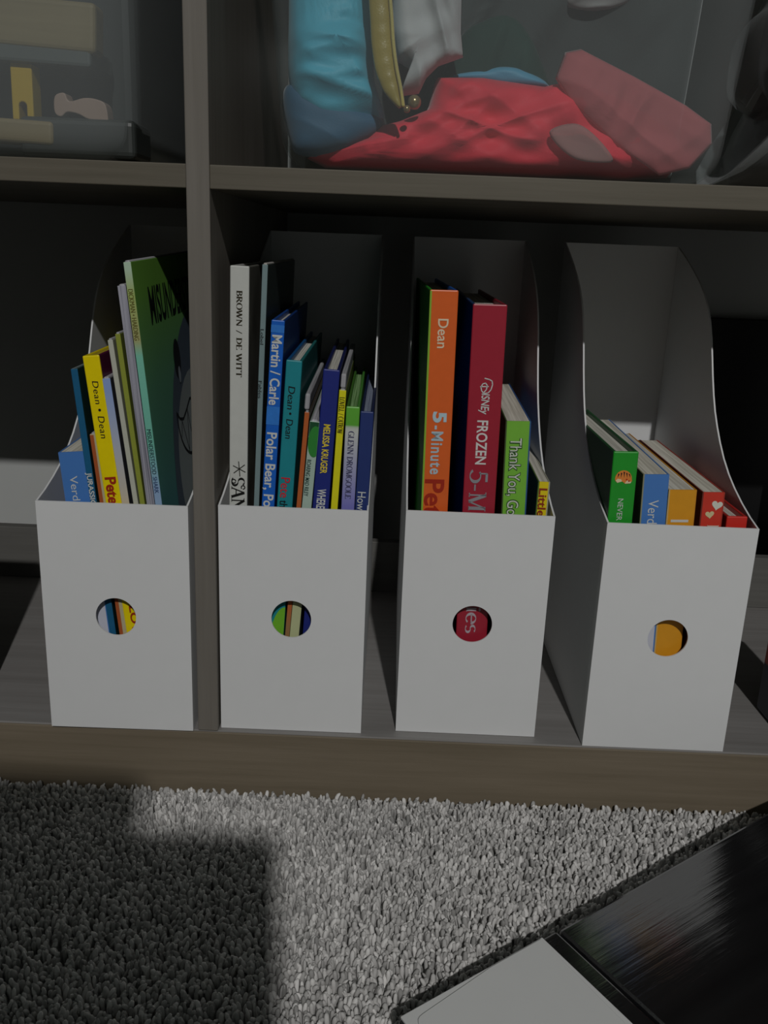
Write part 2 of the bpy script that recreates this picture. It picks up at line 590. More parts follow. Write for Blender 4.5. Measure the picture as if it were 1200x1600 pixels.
def book(i, label, u, lean, T, H, dep, yaw, spine, left=None, right=None, kind='hard', d=0.008, pages=None, tip=0.0):
    """i: which file; u: where the spine's middle stands across the file; lean to the right is positive."""
    fx, fy, fa = FILES[i]
    c, s = math.cos(fa), math.sin(fa)
    left = left or spine
    right = right or spine
    lift = 0.5 * T * abs(math.sin(rad(lean)))
    root = empty('book', (fx + u * c - d * s, fy + u * s + d * c, CT + 0.0006 + lift), (rad(tip), rad(lean), fa - rad(yaw)))
    tag(root, label, 'book', GROUPS[i])
    h = T / 2
    if kind == 'hard':
        t = min(0.0022, T * 0.22)
        b = MB()
        b.box((-h, 0.0006, 0), (-h + t, dep, H), 1)
        b.box((h - t, 0.0006, 0), (h, dep, H), 2)
        b.box((-h, 0, 0), (h, t, H), 0)
        b.build('cover', [spine, left, right], root, bevel=min(0.0008, t * 0.35))
        MB().box((-h + t, t, 0.003), (h - t, dep - 0.004, H - 0.0035)).build('pages', pages or M_PAGES, root)
    elif kind == 'board':
        t = 0.0009
        rc = 0.012
        def panel(x0, x1, mi):
            pr = [(0, 0), (dep - rc, 0)] + [(dep - rc + rc * math.sin(rad(q)), rc - rc * math.cos(rad(q))) for q in (30, 60, 90)]
            pr += [(dep - rc + rc * math.cos(rad(q)), H - rc + rc * math.sin(rad(q))) for q in (0, 30, 60, 90)] + [(0, H)]
            b.prism(pr, 0, x0, x1, mi)
        b = MB()
        panel(-h, -h + t, 1)
        panel(h - t, h, 2)
        b.box((-h + t, 0, 0), (h - t, t, H), 0)
        b.build('cover', [spine, left, right], root)
        b = MB()
        panel(-h + t, h - t, 0)
        for k in range(len(b.v)):
            if b.v[k][1] == 0:
                b.v[k] = (b.v[k][0], t, b.v[k][2])
            b.v[k] = (b.v[k][0], b.v[k][1], min(H - 0.0004, max(0.0004, b.v[k][2])))
        b.build('pages', pages or M_BOARD, root)
    else:   # soft cover: folded sheet, page block slightly proud at the top
        t = min(0.0006, T * 0.2)
        b = MB()
        b.box((-h, 0.0004, 0), (-h + t, dep, H - 0.001), 1)
        b.box((h - t, 0.0004, 0), (h, dep, H - 0.001), 2)
        b.box((-h, 0, 0), (h, t, H - 0.001), 0)
        b.build('cover', [spine, left, right], root, bevel=min(0.0005, T * 0.12))
        MB().box((-h + t, t, 0.001), (h - t, dep - 0.001, H)).build('pages', pages or M_PAGESG, root, bevel=min(0.0012, T * 0.2))
    root['thick'] = T
    return root


BLACK = P(22, 22, 26)
WHITE = P(215, 218, 215)
RED = P(150, 30, 25)

# --- file left of the divider
VERDI_BLUE = blend_z('verdi_spine', [(0.0, srgb(205, 208, 220)), (0.128, srgb(205, 208, 222)), (0.134, srgb(72, 128, 200)), (0.2, srgb(78, 132, 205))])
r = book(0, 'thick blue board book with white title leaning at the left end of its file', -0.0107, -4.77, 0.0169, 0.1964, 0.19, -2, VERDI_BLUE, P(80, 130, 200), P(80, 130, 200), 'board')
lettering('spine_lettering', r, 'Verdi', .1802, .1615, -.0033, .0017, WHITE)
TEAL = P(28, 98, 138)
r = book(0, 'thin dark teal book between the thick blue board book and the yellow book', 0.0, -5.0, .0043, .2515, .15, -2, TEAL, P(150, 170, 170), P(25, 60, 60))
lettering('spine_lettering', r, 'JURASSIC', .1835, .1612, -.0017, .0015, WHITE, bold=0.02)
r = book(0, 'short thin book with orange and cream spine tucked left of the yellow hardcover', .0080, -5.31, .0056, .2106, .17, -2, P(196, 186, 150), P(205, 105, 45), P(190, 180, 150), 'soft')
printed('spine_print', r, [[(-.0028, 0.001), (-.0004, .001), (-.0004, .209), (-.0028, .209)]], P(178, 92, 48))
YEL = P(250, 226, 12, rough=0.3, coat=0.3)
r = book(0, 'bright yellow hardcover with red title letters among leaning books', .0160, -5.91, .0106, .2605, .19, -2.2, YEL, P(240, 215, 20), P(90, 20, 60))
lettering('spine_lettering', r, 'Dean', .2443, .2295, -.0016, .0023, BLACK, shear=0.1, space=1.1)
lettering('spine_lettering', r, 'Dean', .2215, .2070, -.0015, .0027, BLACK, shear=0.1, space=1.1)
printed('spine_print', r, [ell(.0004, .2255, .0009, .0009)], BLACK)
lettering('spine_lettering', r, 'Pete', .1809, .1625, -.0031, .0038, P(170, 45, 20), bold=0.03)
lettering('spine_lettering', r, 'LOV', .0890, .0690, -.0006, .0042, P(165, 50, 20), bold=0.03)
printed('spine_print', r, [ell(-.0002, .0955, .0011, .0012)], P(70, 130, 130))
r = book(0, 'thin pale blue booklet just right of the bright yellow hardcover', .0243, -6.05, .0050, .2475, .19, -2.2, blend_z('pale_blue_spine', [(0, srgb(205, 196, 160)), (.16, srgb(214, 200, 172)), (.2, srgb(190, 195, 205)), (.24, srgb(150, 175, 225))]), P(150, 170, 215), P(70, 72, 78), 'soft')
r = book(0, 'thin cream paperback between the pale blue and olive green booklets', .0318, -6.3, .0032, .2723, .20, -2, P(196, 198, 182), P(185, 188, 170), P(170, 172, 150), 'soft')
r = book(0, 'thin olive green booklet leaning on the tall grey paperback', .0349, -5.86, .0032, .2761, .20, -1.6, P(150, 160, 62), P(120, 130, 50), P(125, 135, 60), 'soft')
r = book(0, 'tall leaning grey paperback left of the green picture book', .0388, -5.33, .0052, .3055, .21, -.8, paper_edge('grey_fore_edge', srgb(178, 178, 190), srgb(120, 120, 132), freq=1500), P(150, 150, 160), P(20, 20, 22), 'soft')
SHARK_SPINE = blend_z('green_spine', [(0.0, srgb(150, 160, 140)), (.175, srgb(150, 180, 215)), (.205, srgb(120, 195, 175)), (.262, srgb(130, 205, 180)), (.272, srgb(176, 176, 120)), (.300, srgb(170, 190, 110)), (.315, srgb(190, 215, 190))])
SHARK_COVER = blend_z('green_cover', [(0.0, srgb(62, 118, 130)), (.16, srgb(76, 140, 140)), (.24, srgb(100, 160, 124)), (.30, srgb(122, 180, 76)), (.32, srgb(122, 178, 72))])
r = book(0, 'tall green picture book with a grey toothy mouth on its cover', .0440, -4.88, .0045, .3200, .236, .3, SHARK_SPINE, P(40, 60, 50), SHARK_COVER, 'soft', tip=1.6)
lettering('spine_lettering', r, 'DICKMAN • HARDING', .3030, .2720, -.0015, .0015, P(110, 100, 40))
lettering('spine_lettering', r, 'MISUNDERSTOOD', .2152, .1853, -.0014, .0014, P(40, 60, 70))
lettering('spine_lettering', r, 'SHARK', .1835, .1722, -.0014, .0014, P(40, 60, 110))


def on_cover(name, parent, T, polys, mat, off=0.0003):
    """Printed shapes on the right-hand cover face, each polygon in (depth, height)."""
    bb = MB()
    for p in polys:
        bb.add([(T / 2 + off, q[0], q[1]) for q in p], [tuple(range(len(p)))])
    return obj(name, bb.v, bb.f, mat, parent)


vs, fs, wd = text_shape('MISUNDERSTOOD', bold=0.02)
obj('cover_lettering', [(.0045 / 2 + .0003, .030 + v[0] * .165 / wd, .279 + v[1] * .023) for v in vs], fs, P(18, 24, 26), r)
on_cover('cover_picture', r, .0045, [[(max(.008, q[0]), max(.002, q[1])) for q in ell(.150, .150, .108, .128, 44)]], P(84, 96, 110), .0002)
on_cover('cover_picture', r, .0045, [ell(.125, .165, .068, .070, 36)], P(150, 158, 158), .00035)
on_cover('cover_picture', r, .0045, [ell(.086, .248, .010, .014)], P(30, 32, 38), .0005)
on_cover('cover_picture', r, .0045, [ell(.088, .236, .0035, .006)], P(150, 160, 170), .0006)
jaw = ell(.106, .210, .040, .036, 22, 180, 360)
lip = [(.066, .212), (.074, .206), (.084, .204), (.096, .208), (.110, .214), (.146, .211)]
teeth = [(.074, .193), (.079, .204), (.092, .178), (.099, .208), (.109, .176), (.117, .211), (.128, .182)]
on_cover('cover_picture', r, .0045, pen(jaw, .0022) + pen(lip, .0020) + pen(teeth, .0012), BLACK, .0005)

# --- file right of the divider
SPOT = plain('off_white_print', srgb(206, 208, 202), rough=0.45)
r = book(1, 'tall off-white hardcover with black lettering at the left end of its file', -.0402, .77, .0120, .3180, .21, -1.5, SPOT, P(190, 190, 186), plain('blotched_print', srgb(105, 104, 96), var=0.8, scale=30))
lettering('spine_lettering', r, 'BROWN / DE WITT', .3029, .2486, -.0018, .0018, P(48, 42, 22), serif=True)
st = []
for q in range(3):
    a = rad(90 + 60 * q + 6)
    st += pen([(.0006 - .0044 * math.cos(a), .1876 - .0050 * math.sin(a)), (.0006 + .0044 * math.cos(a), .1876 + .0050 * math.sin(a))], .0006)
printed('spine_print', r, st, P(40, 40, 32))
lettering('spine_lettering', r, 'SAND', .1821, .1510, -.0045, .0042, P(22, 22, 20), serif=True)
for z0 in (.1800,):
    printed('spine_print', r, pen(ell(-.0030, z0 - .0010, .0013, .0013, 14, 0, 330), .0007) + pen(ell(.0032, z0 - .0050, .0012, .0012, 14, -90, 220), .0007), P(22, 22, 20))
GT = P(128, 150, 152)
r = book(1, 'tall grey-green thin book between the off-white and bright blue hardcovers', -.0325, 2.08, .0035, .3204, .20, -1.3, GT, P(96, 100, 92), P(52, 62, 60), 'soft', d=.014, pages=paper_edge('pale_page_edges', srgb(190, 186, 180), srgb(150, 146, 140)))
lettering('spine_lettering', r, 'Lobel', .2792, .2695, -.0014, .0008, BLACK)
lettering('spine_lettering', r, 'Fables', .2459, .2345, -.0015, .0007, BLACK)
BLU = P(32, 104, 205, rough=0.35, var=0.16, scale=90)
r = book(1, 'bright blue hardcover with bold white lettering in a row of thin spines', -.0262, 2.9, .0085, .2858, .20, -1.2, BLU, P(30, 80, 160), P(20, 60, 130))
for z0, z1 in ((.2780, .2828), (.2183, .2304)):
    printed('spine_print', r, [[(-.0042, z0), (.0042, z0), (.0042, z1), (-.0042, z1)]], P(52, 128, 218, var=0.2, scale=200))
lettering('spine_lettering', r, 'Martin / Carle', .2765, .2314, -.0030, .0032, WHITE, bold=0.02)
lettering('spine_lettering', r, 'Polar Bear, Po', .2132, .1620, -.0030, .0034, WHITE, bold=0.02)
TEAL2 = P(32, 142, 152)
r = book(1, 'teal hardcover with black and red lettering right of the bright blue hardcover', -.0160, 3.24, .0104, .2609, .20, -.8, TEAL2, P(25, 90, 150), P(40, 120, 120))
lettering('spine_lettering', r, 'Dean', .2441, .2290, -.0026, .0019, BLACK, shear=.1)
lettering('spine_lettering', r, 'Dean', .2225, .2095, -.0026, .0019, BLACK, shear=.1)
printed('spine_print', r, [ell(-.0003, .2262, .0008, .0008)], BLACK)
lettering('spine_lettering', r, 'Pete', .1830, .1690, -.0034, .0026, P(205, 45, 60), bold=0.01)
lettering('spine_lettering', r, 'the', .1672, .1590, -.0034, .0020, BLACK, bold=0.01)
printed('spine_print', r, [ell(.0052, .0600, .0100, .0300, 20, 90, 180) + [(-.0048, .03), (.0052, .03)]], P(120, 190, 50))
r = book(1, 'thin orange paperback with curled grey page tops beside the teal hardcover', -.0093, 4.2, .0031, .2290, .20, -1.3, blend_z('orange_spine', [(0, srgb(150, 120, 80)), (.075, srgb(160, 120, 78)), (.092, srgb(196, 104, 55)), (.3, srgb(190, 98, 45))]), P(160, 80, 40), P(90, 80, 60), 'soft')
MB().box((-.0022, .001, .2292), (.0012, .190, .2400)).build('pages', M_PAGESG, r, bevel=.0014, seg=3)
r = book(1, 'pale mint paperback with a green oval left of the navy hardcover', -.0046, 4.43, .0064, .2230, .18, -1.3, blend_z('mint_spine', [(0, srgb(196, 200, 150)), (.1, srgb(196, 202, 156)), (.15, srgb(178, 200, 186)), (.3, srgb(176, 200, 188))]), P(150, 170, 160), P(120, 140, 130), 'soft', pages=paper_edge('white_page_edges', srgb(200, 200, 205), srgb(140, 140, 146)))
printed('spine_print', r, [[(-.0030, .2216), (.0030, .2216), (.0030, .2120), (-.0030, .2120)]], P(28, 82, 48))
printed('spine_print', r, [[(max(-.0031, min(.0031, q[0])), q[1]) for q in ell(.0012, .2085, .0044, .0105)]], P(52, 140, 58), -.0003)
lettering('spine_lettering', r, 'ROARING MAD RILEY', .1961, .1710, -.0026, .0002, P(40, 70, 66), bold=.01)
NAVY = P(34, 46, 128)
r = book(1, 'navy blue hardcover with yellow author name in a row of thin spines', .0078, 3.38, .0108, .2560, .20, -1.1, NAVY, P(26, 34, 92), P(26, 34, 92))
lettering('spine_lettering', r, 'MELISSA KRUGER', .2201, .1868, -.0021, .0022, P(240, 215, 60), bold=.02)
lettering('spine_lettering', r, 'WHERE', .1761, .1625, -.0028, .0028, WHITE, bold=.02)
LEMON = P(232, 226, 28)
r = book(1, 'thin lemon yellow paperback between navy and green-topped spines', .0189, 2.71, .0045, .2440, .20, -.8, LEMON, P(200, 195, 40), P(90, 100, 30), 'soft')
MB().box((-.0018, .001, .2442), (.0016, .190, .2535)).build('pages', M_PAGESG, r, bevel=.0010)
lettering('spine_lettering', r, 'LOVELL / CATROW', .2385, .2144, -.0017, .0017, P(70, 60, 20), serif=True)
r = book(1, 'hardcover with bright green top and pale violet spine near the right end', .0319, 1.35, .0089, .2323, .20, -.8, blend_z('violet_spine', [(0, srgb(120, 118, 190)), (.165, srgb(128, 126, 200)), (.195, srgb(176, 178, 205)), (.215, srgb(206, 210, 205)), (.2185, srgb(206, 212, 200)), (.2195, srgb(98, 176, 58)), (.24, srgb(104, 186, 62))]), P(70, 120, 45), P(80, 150, 60), pages=paper_edge('green_page_edges', srgb(150, 190, 130), srgb(80, 120, 60)))
lettering('spine_lettering', r, 'GLENN DROMGOOLE', .2161, .1700, -.0022, .0016, P(78, 78, 112), serif=True)
NAVY2 = P(40, 58, 118)
r = book(1, 'dark navy hardcover with white lettering at the right end of its file', .0410, 1.40, .0087, .2295, .20, -.3, NAVY2, P(30, 40, 80), P(30, 40, 80), pages=paper_edge('blue_page_edges', srgb(150, 160, 180), srgb(110, 118, 140)))
lettering('spine_lettering', r, 'How', .1752, .1625, -.0031, .0024, WHITE)

# --- file with the fat orange spine
ORG = P(232, 106, 44, rough=0.35)
r = book(2, 'fat orange hardcover with green back cover, tallest book in its file', -.0289, -.63, .0181, .3081, .22, -1.2, ORG, P(42, 150, 42), P(28, 92, 180))
printed('spine_print', r, [[(-.0090, .0010), (-.0078, .0010), (-.0078, .3075), (-.0090, .3075)]], P(140, 190, 60))
lettering('spine_lettering', r, 'Dean', .2902, .2717, -.0030, .0036, P(240, 222, 190), bold=.01)
lettering('spine_lettering', r, '5', .2304, .2231, -.0034, .0050, P(190, 215, 225), bold=.04)
lettering('spine_lettering', r, '-Minute', .2212, .1881, -.0040, .0036, P(186, 206, 216), bold=.02, space=1.15)
lettering('spine_lettering', r, 'Pete', .1846, .1500, -.0069, .0058, P(172, 44, 22), bold=.02)
CRIM = P(168, 40, 58, rough=0.35)
r = book(2, 'fat dark red hardcover with white and silver lettering beside the orange one', .0014, -.78, .0219, .3004, .22, .5, CRIM, P(34, 66, 110), P(150, 36, 52))
# script word: a looped capital, then the rest
loop = [(-.0008, .2535), (.0022, .2528), (.0040, .2518), (.0044, .2495), (.0036, .2462), (.0018, .2440), (-.0008, .2436), (-.0024, .2452), (-.0030, .2476), (-.0020, .2498), (-.0002, .2504), (.0010, .2490), (.0006, .2462), (-.0012, .2440)]
printed('spine_print', r, pen(loop, .0007) + pen([(.0018, .2482), (-.0034, .2480)], .0007), WHITE)
lettering('spine_lettering', r, 'ISNEy', .2436, .2298, -.0022, .0030, WHITE, bold=.015, shear=.15)
lettering('spine_lettering', r, 'FROZEN', .2258, .1961, -.0040, .0030, P(226, 224, 220), bold=.02)
SILV = P(152, 152, 158, rough=0.4)
lettering('spine_lettering', r, '5-Mi', .1920, .1585, -.0070, .0045, SILV, serif=True)
lettering('spine_lettering', r, 'ies', .0945, .0735, -.0045, .0060, P(190, 176, 184), serif=True)
r = book(2, 'light green board book with white lettering right of the dark red hardcover', .0283, -1.58, .0168, .2251, .19, 2, P(128, 196, 66), P(70, 90, 50), P(52, 92, 150), 'board', d=.014)
lettering('spine_lettering', r, 'Thank You, Go', .2136, .1600, -.0046, .0030, P(52, 92, 44), bold=.05)
lettering('spine_lettering', r, 'Thank You, Go', .2136, .1600, -.0046, .0030, P(222, 228, 214), y=-.0005)
r = book(2, 'slim yellow board book with red lettering, lowest in the file of fat hardcovers', .0428, 0, .0080, .1845, .13, 1.5, P(238, 214, 24), P(90, 120, 50), P(170, 170, 150), 'board', d=.014)
lettering('spine_lettering', r, 'Little', .1800, .1600, -.0028, .0026, P(150, 52, 30), bold=.02)

# --- file with the tall bare back
GRN = P(40, 160, 48, rough=0.32)
r = book(3, 'green hardcover with a striped orange animal face on its spine', -.0359, -1.39, .0165, .2108, .16, -.2, GRN, P(30, 84, 44), P(30, 90, 48))
face = [(q[0] * 1.0, q[1]) for q in ell(-.0004, .1925, .0055, .0058, 26, 0, 180)] + [(-.0056, .1912), (-.0042, .1898), (-.0010, .1908), (.0012, .1892), (.0044, .1896), (.0054, .1912)]
printed('spine_print', r, [face], P(236, 140, 62))
printed('spine_print', r, [[(-.0054, .1914), (-.0042, .1898), (-.0012, .1908), (-.0018, .1922), (-.0040, .1926)], [(.0006, .1894), (.0044, .1896), (.0050, .1906), (.0022, .1916)]], P(240, 220, 180), -.0003)
stripes = []
for q in range(5):
    cx = -.0036 + q * .0017
    stripes += [[(cx - .0005, .1975 - abs(q - 2) * .0007), (cx + .0005, .1972 - abs(q - 2) * .0007), (cx + .0002 + .0004 * (q - 2), .1932)]]
printed('spine_print', r, stripes, BLACK, -.0003)
printed('spine_print', r, [ell(.0018, .1922, .0006, .0006), ell(.0034, .1912, .0006, .0006)], P(190, 60, 30), -.0004)
lettering('spine_lettering', r, 'NEVER -', .1790, .1610, -.0026, .0010, WHITE)
r = book(3, 'blue board book with white title between the green hardcover and amber board book', -.0110, -2.5, .0169, .1963, .21, 1.6, VERDI_BLUE, P(150, 150, 120), P(80, 130, 200), 'board')
lettering('spine_lettering', r, 'Verdi', .1789, .1605, -.0037, .0030, WHITE)
printed('spine_print', r, [ell(.0030, .0902, .0006, .0009)], BLACK)
r = book(3, 'amber orange board book leaning on the blue board book', .0066, -2.3, .0184, .1866, .20, .65, P(228, 158, 34), P(210, 180, 120), P(222, 150, 40), 'board')
printed('spine_print', r, [[(-.0062, .1643), (.0054, .1643), (.0054, .1661), (-.0062, .1661)]], WHITE)
HR = P(214, 62, 46)
r = book(3, 'red board book with white and cream hearts on its spine', .0258, -1.9, .0147, .1859, .18, .7, HR, P(120, 50, 40), P(180, 60, 45), 'board')


def heart(cx, cz, s, tilt):
    pts = []
    for k in range(32):
        t = 2 * math.pi * k / 32
        hx = 16 * math.sin(t) ** 3 / 16
        hz = (13 * math.cos(t) - 5 * math.cos(2 * t) - 2 * math.cos(3 * t) - math.cos(4 * t)) / 16
        pts.append((cx + s * (hx * math.cos(tilt) - hz * math.sin(tilt)), cz + s * (hx * math.sin(tilt) + hz * math.cos(tilt))))
    return pts


printed('spine_print', r, [heart(.0030, .1771, .0036, -.15)], P(226, 228, 214))
printed('spine_print', r, [heart(-.0012, .1706, .0029, .12)], P(222, 208, 160))
lettering('spine_lettering', r, 'I', .1640, .1600, -.0020, .0055, P(220, 210, 195), serif=True)
r = book(3, 'lowest red book at the right end beside the red board book with hearts', .0412, -1.2, .0138, .1700, .12, 0, P(216, 50, 40), P(176, 44, 36), P(190, 44, 38), 'hard')

# ------------------------------------------------------------------ small box at the right end of the bottom shelf
bx = tag(empty('toy_box', (.3120, .0360, .0003), (0, 0, .02)), 'small dark box with an orange-red band beside the last white file', 'box')
BODY = blend_z('dark_box_print', [(0, srgb(58, 62, 74)), (.040, srgb(56, 60, 74)), (.0405, srgb(196, 84, 62)), (.0570, srgb(190, 78, 58)), (.0575, srgb(46, 46, 48)), (.1, srgb(44, 44, 46))])
MB().box((-.019, -.034, 0), (.019, .034, .088)).build('box_body', BODY, bx, bevel=.003, seg=3)
MB().box((-.0195, -.0345, .088), (.0195, .0345, .098)).build('lid', P(44, 44, 46), bx, bevel=.002)

bn = tag(empty('floor_occluder', (-.4225, .0330, .0003)), 'slim unseen bin standing in the cell left of the first white file', 'bin')  # added out of view so its shadow darkens the cell floor
MB().box((-.125, -.018, 0), (.125, .018, .190)).build('occluder_body', fabric('dark_occluder_fabric', (.06, .06, .065, 1)), bn, bevel=.004, seg=3)
MB().box((-.03, -.0205, .110), (.03, -.0182, .122)).build('handle', fabric('occluder_handle', (.10, .10, .10, 1)), bn)

o = MB().box((-.110, -.004, 0), (.110, .004, .330)).build('dark_filler', P(20, 20, 21), bevel=.001)  # added sheet that covers the lit wall so this corner stays dark
o.location = (.385, .380, SB + .001)
tag(o, 'black tray added behind the board books to keep the lit wall dark', 'filler')

# ------------------------------------------------------------------ storage tubs
M_TUB = clear_plastic('clear_tub_plastic', 0.052)
M_TUBL = clear_plastic('clear_tub_plastic_dull', 0.10, tint=(0.70, 0.74, 0.74, 1))


def rrect(hx, hy, r, n=9):
    pts = []
    for cx, cy, a0 in ((hx - r, hy - r, 0), (-hx + r, hy - r, 90), (-hx + r, -hy + r, 180), (hx - r, -hy + r, 270)):
        for k in range(n):
            a = rad(a0 + 90 * k / (n - 1))
            pts.append((cx + r * math.cos(a), cy + r * math.sin(a)))
    return pts


def tub_body(root, hx, hy, H, rc, rb, taper, mat, name='tub_body'):
    prof = []
    for k in range(7):
        a = rad(90 * k / 6)
        prof.append((-rb + rb * math.sin(a), rb - rb * math.cos(a)))
    prof += [(taper * (z - rb), z) for z in np.linspace(rb, H, 8)[1:]]
    v, f = [], []
    n = 36
    for ins, z in prof:
        v += [(p[0], p[1], z) for p in rrect(hx + ins, hy + ins, max(.004, rc + ins))]
    for j in range(len(prof) - 1):
        for k in range(n):
            q = (k + 1) % n
            f.append((j * n + k, j * n + q, (j + 1) * n + q, (j + 1) * n + k))
    f.append(tuple(range(n - 1, -1, -1)))
    o = obj(name, v, f, mat, root, smooth=True)
    s = o.modifiers.new('wall', 'SOLIDIFY')
    s.thickness = 0.0014
    s.offset = -1
    # turned rim
    v, f = [], []
    e = taper * (H - rb)
    for ins, z in ((e - .001, H - .001), (e + .010, H - .001), (e + .010, H - .012), (e + .008, H - .012), (e + .008, H - .004), (e - .001, H - .004)):
        v += [(p[0], p[1], z) for p in rrect(hx + ins, hy + ins, rc + ins)]
    for j in range(6):
        for k in range(n):
            q = (k + 1) % n
            jj = (j + 1) % 6
            f.append((j * n + k, j * n + q, jj * n + q, jj * n + k))
    obj('rim', v, f, mat, root, smooth=False)
    return o


tub = tag(empty('storage_tub', (.0600, .141, ZM1 + .0004)), 'wide clear plastic tub of blue and pink clothes on the middle shelf', 'storage tub', 'clear plastic tubs on the middle shelf')
tub_body(tub, .1390, .133, .240, .040, .024, .085, M_TUB)
tub2 = tag(empty('storage_tub', (-.3040, .141, ZM1 + .0004)), 'dim clear plastic tub of wooden toys on the shelf left of the divider', 'storage tub', 'clear plastic tubs on the middle shelf')
tub_body(tub2, .1370, .132, .240, .036, .020, .030, M_TUBL)
# ------------------------------------------------------------------ clothes in the wide tub


def cloth(name, label, outline, y0, thick, mat, folds, cat='clothes', n=96, rings=26, seed=0.0, group='dress-up clothes in the wide tub', bulge=1.0, sharp=False, power=3):
    """A folded lump of cloth with the given outline (x, z), its front at y0.
    folds: (direction the crease runs in degrees, creases per metre, wander along the crease, depth)"""
    if sharp:
        lp = []
        k = max(2, n // len(outline))
        for i in range(len(outline)):
            a, b = Vector(outline[i]), Vector(outline[(i + 1) % len(outline)])
            lp += [a.lerp(b, q / k) for q in range(k)]
    else:
        lp = smooth_loop(outline, n)
    n = len(lp)
    c = sum(lp, Vector((0, 0))) / n

    def disp(p):
        s = 0.0
        for i, (ang, fr, al, am) in enumerate(folds):
            ca, sa = math.cos(rad(ang)), math.sin(rad(ang))
            u, w_ = p.x * ca + p.y * sa, -p.x * sa + p.y * ca
            wob = noise.noise(Vector((u * al * .7, w_ * 25, seed + 5.1 * i))) * .9
            q = noise.noise(Vector((w_ * fr + wob, u * al, seed + 3.7 * i)))
            s += am * (1 - 2.6 * abs(q))
        return s if s > 0 else s * 0.35
    v = [(c.x, y0 - disp(c) + .004, c.y)]
    for k in range(1, rings + 1):
        t = k / rings
        for p in lp:
            q = c + (p - c) * t
            cap = (1 - t ** power) ** 0.5 if t < 1 else 0
            fade = 1 - t ** 5
            v.append((q.x, y0 + .004 + thick * .5 * (1 - cap) * bulge - disp(q) * fade, q.y))
    nb = len(v)
    v.append((c.x, y0 + thick, c.y))
    for k in range(1, 7):
        t = k / 7
        for p in lp:
            q = c + (p - c) * t
            cap = (1 - t ** 3) ** 0.5
            v.append((q.x, y0 + thick * .5 + thick * .5 * cap, q.y))
    f = []
    for k in range(n):
        j = (k + 1) % n
        f.append((0, 1 + k, 1 + j))
        for rr in range(rings - 1):
            a = 1 + rr * n
            f.append((a + k, a + n + k, a + n + j, a + j))
        f.append((nb, nb + 1 + j, nb + 1 + k))
        for rr in range(5):
            a = nb + 1 + rr * n
            f.append((a + k, a + j, a + n + j, a + n + k))
        a = 1 + (rings - 1) * n
        bb = nb + 1 + 5 * n
        f.append((a + k, bb + k, bb + j, a + j))
    bm_o = MB().add(v, f).build(name, mat, None, smooth=True)
    if label:
        tag(bm_o, label, cat, group)
    return bm_o


F_BLUE = fabric('blue_satin', srgb(92, 190, 215), rough=0.5, sheen=0.2, spec=0.3)
F_DKBLUE = fabric('dark_blue_hem', srgb(58, 104, 134), rough=0.6)
F_GOLD = fabric('gold_satin', srgb(176, 156, 80), rough=0.3, sheen=0.1, spec=0.6)
F_WHITE = fabric('grey_white_cloth', srgb(196, 196, 196), rough=0.7)
F_GREEN = fabric('dark_green_cloth', srgb(44, 70, 62), rough=0.8, sheen=0.1)
F_SKY = fabric('sky_blue_cloth', srgb(96, 165, 196), rough=0.5)
F_PINK = fabric('hot_pink_tulle', (.97, .050, .082, 1), rough=0.6)
F_PALE = fabric('dusty_pink_net', srgb(216, 122, 126), rough=0.85)
F_NET = fabric('beige_pink_net', srgb(190, 150, 146), rough=0.9)


def sheer(m, amount):
    nt = m.node_tree
    tr = nt.nodes.new('ShaderNodeBsdfTransparent')
    mx = nt.nodes.new('ShaderNodeMixShader')
    mx.inputs[0].default_value = amount
    nt.links.new(nt.nodes['Principled BSDF'].outputs[0], mx.inputs[1])
    nt.links.new(tr.outputs[0], mx.inputs[2])
    nt.links.new(mx.outputs[0], nt.nodes['Material Output'].inputs['Surface'])


sheer(F_PALE, 0.36)
sheer(F_NET, 0.38)
F_GREY = fabric('grey_cloth', srgb(72, 77, 76), rough=0.85)

cloth('satin_dress', 'shiny sky-blue satin cloth at the left of the clothes tub',
      [(-0.0740, 0.5180), (-0.0620, 0.5360), (-0.0400, 0.5360), (-0.0280, 0.5150), (-0.0243, 0.472), (-0.0225, 0.4519), (-0.0213, 0.4348), (-0.0145, 0.4158), (-0.0170, 0.4090), (-0.0288, 0.4040), (-0.0400, 0.4020), (-0.0560, 0.4060), (-0.0690, 0.4140), (-0.0750, 0.4292), (-.0760, .46)],
      .022, .060, F_BLUE, [(-8, 42, 9, .0075), (14, 95, 22, .0022)], seed=1.3)
cloth('satin_hem', 'darker blue hem layer hanging below the sky-blue satin',
      [(-.0740, .4300), (-.0150, .4120), (-.0330, .3935), (-.0620, .3880), (-.0735, .3960)], .0265, .036, F_DKBLUE, [(-6, 50, 9, .0015)], seed=1.9, n=60, rings=14)
cloth('grey_cloth', 'dull grey cloth filling the back of the clothes tub',
      [(-.070, .385), (.06, .384), (.188, .385), (.194, .48), (.200, .600), (.06, .606), (-.076, .600), (-.073, .48)], .086, .170, F_GREY, [(60, 25, 8, .010)], seed=4.0, sharp=True, power=16, bulge=.25)
cloth('white_cloth', 'soft grey-white cloth with a pointed corner beside the gold band',
      [(-0.0125, 0.5100), (0.0080, 0.5220), (0.0290, 0.5060), (0.0308, 0.461), (0.0330, 0.4475), (0.0180, 0.4420), (.0110, .4350), (0.0069, 0.4262), (-0.0047, 0.4242), (0.0002, 0.4345), (.0010, .4395), (-0.0075, 0.4440), (-0.0115, 0.4612)],
      .026, .022, F_WHITE, [(112, 48, 10, .0060), (35, 60, 20, .0018)], seed=2.2, sharp=True, power=6)
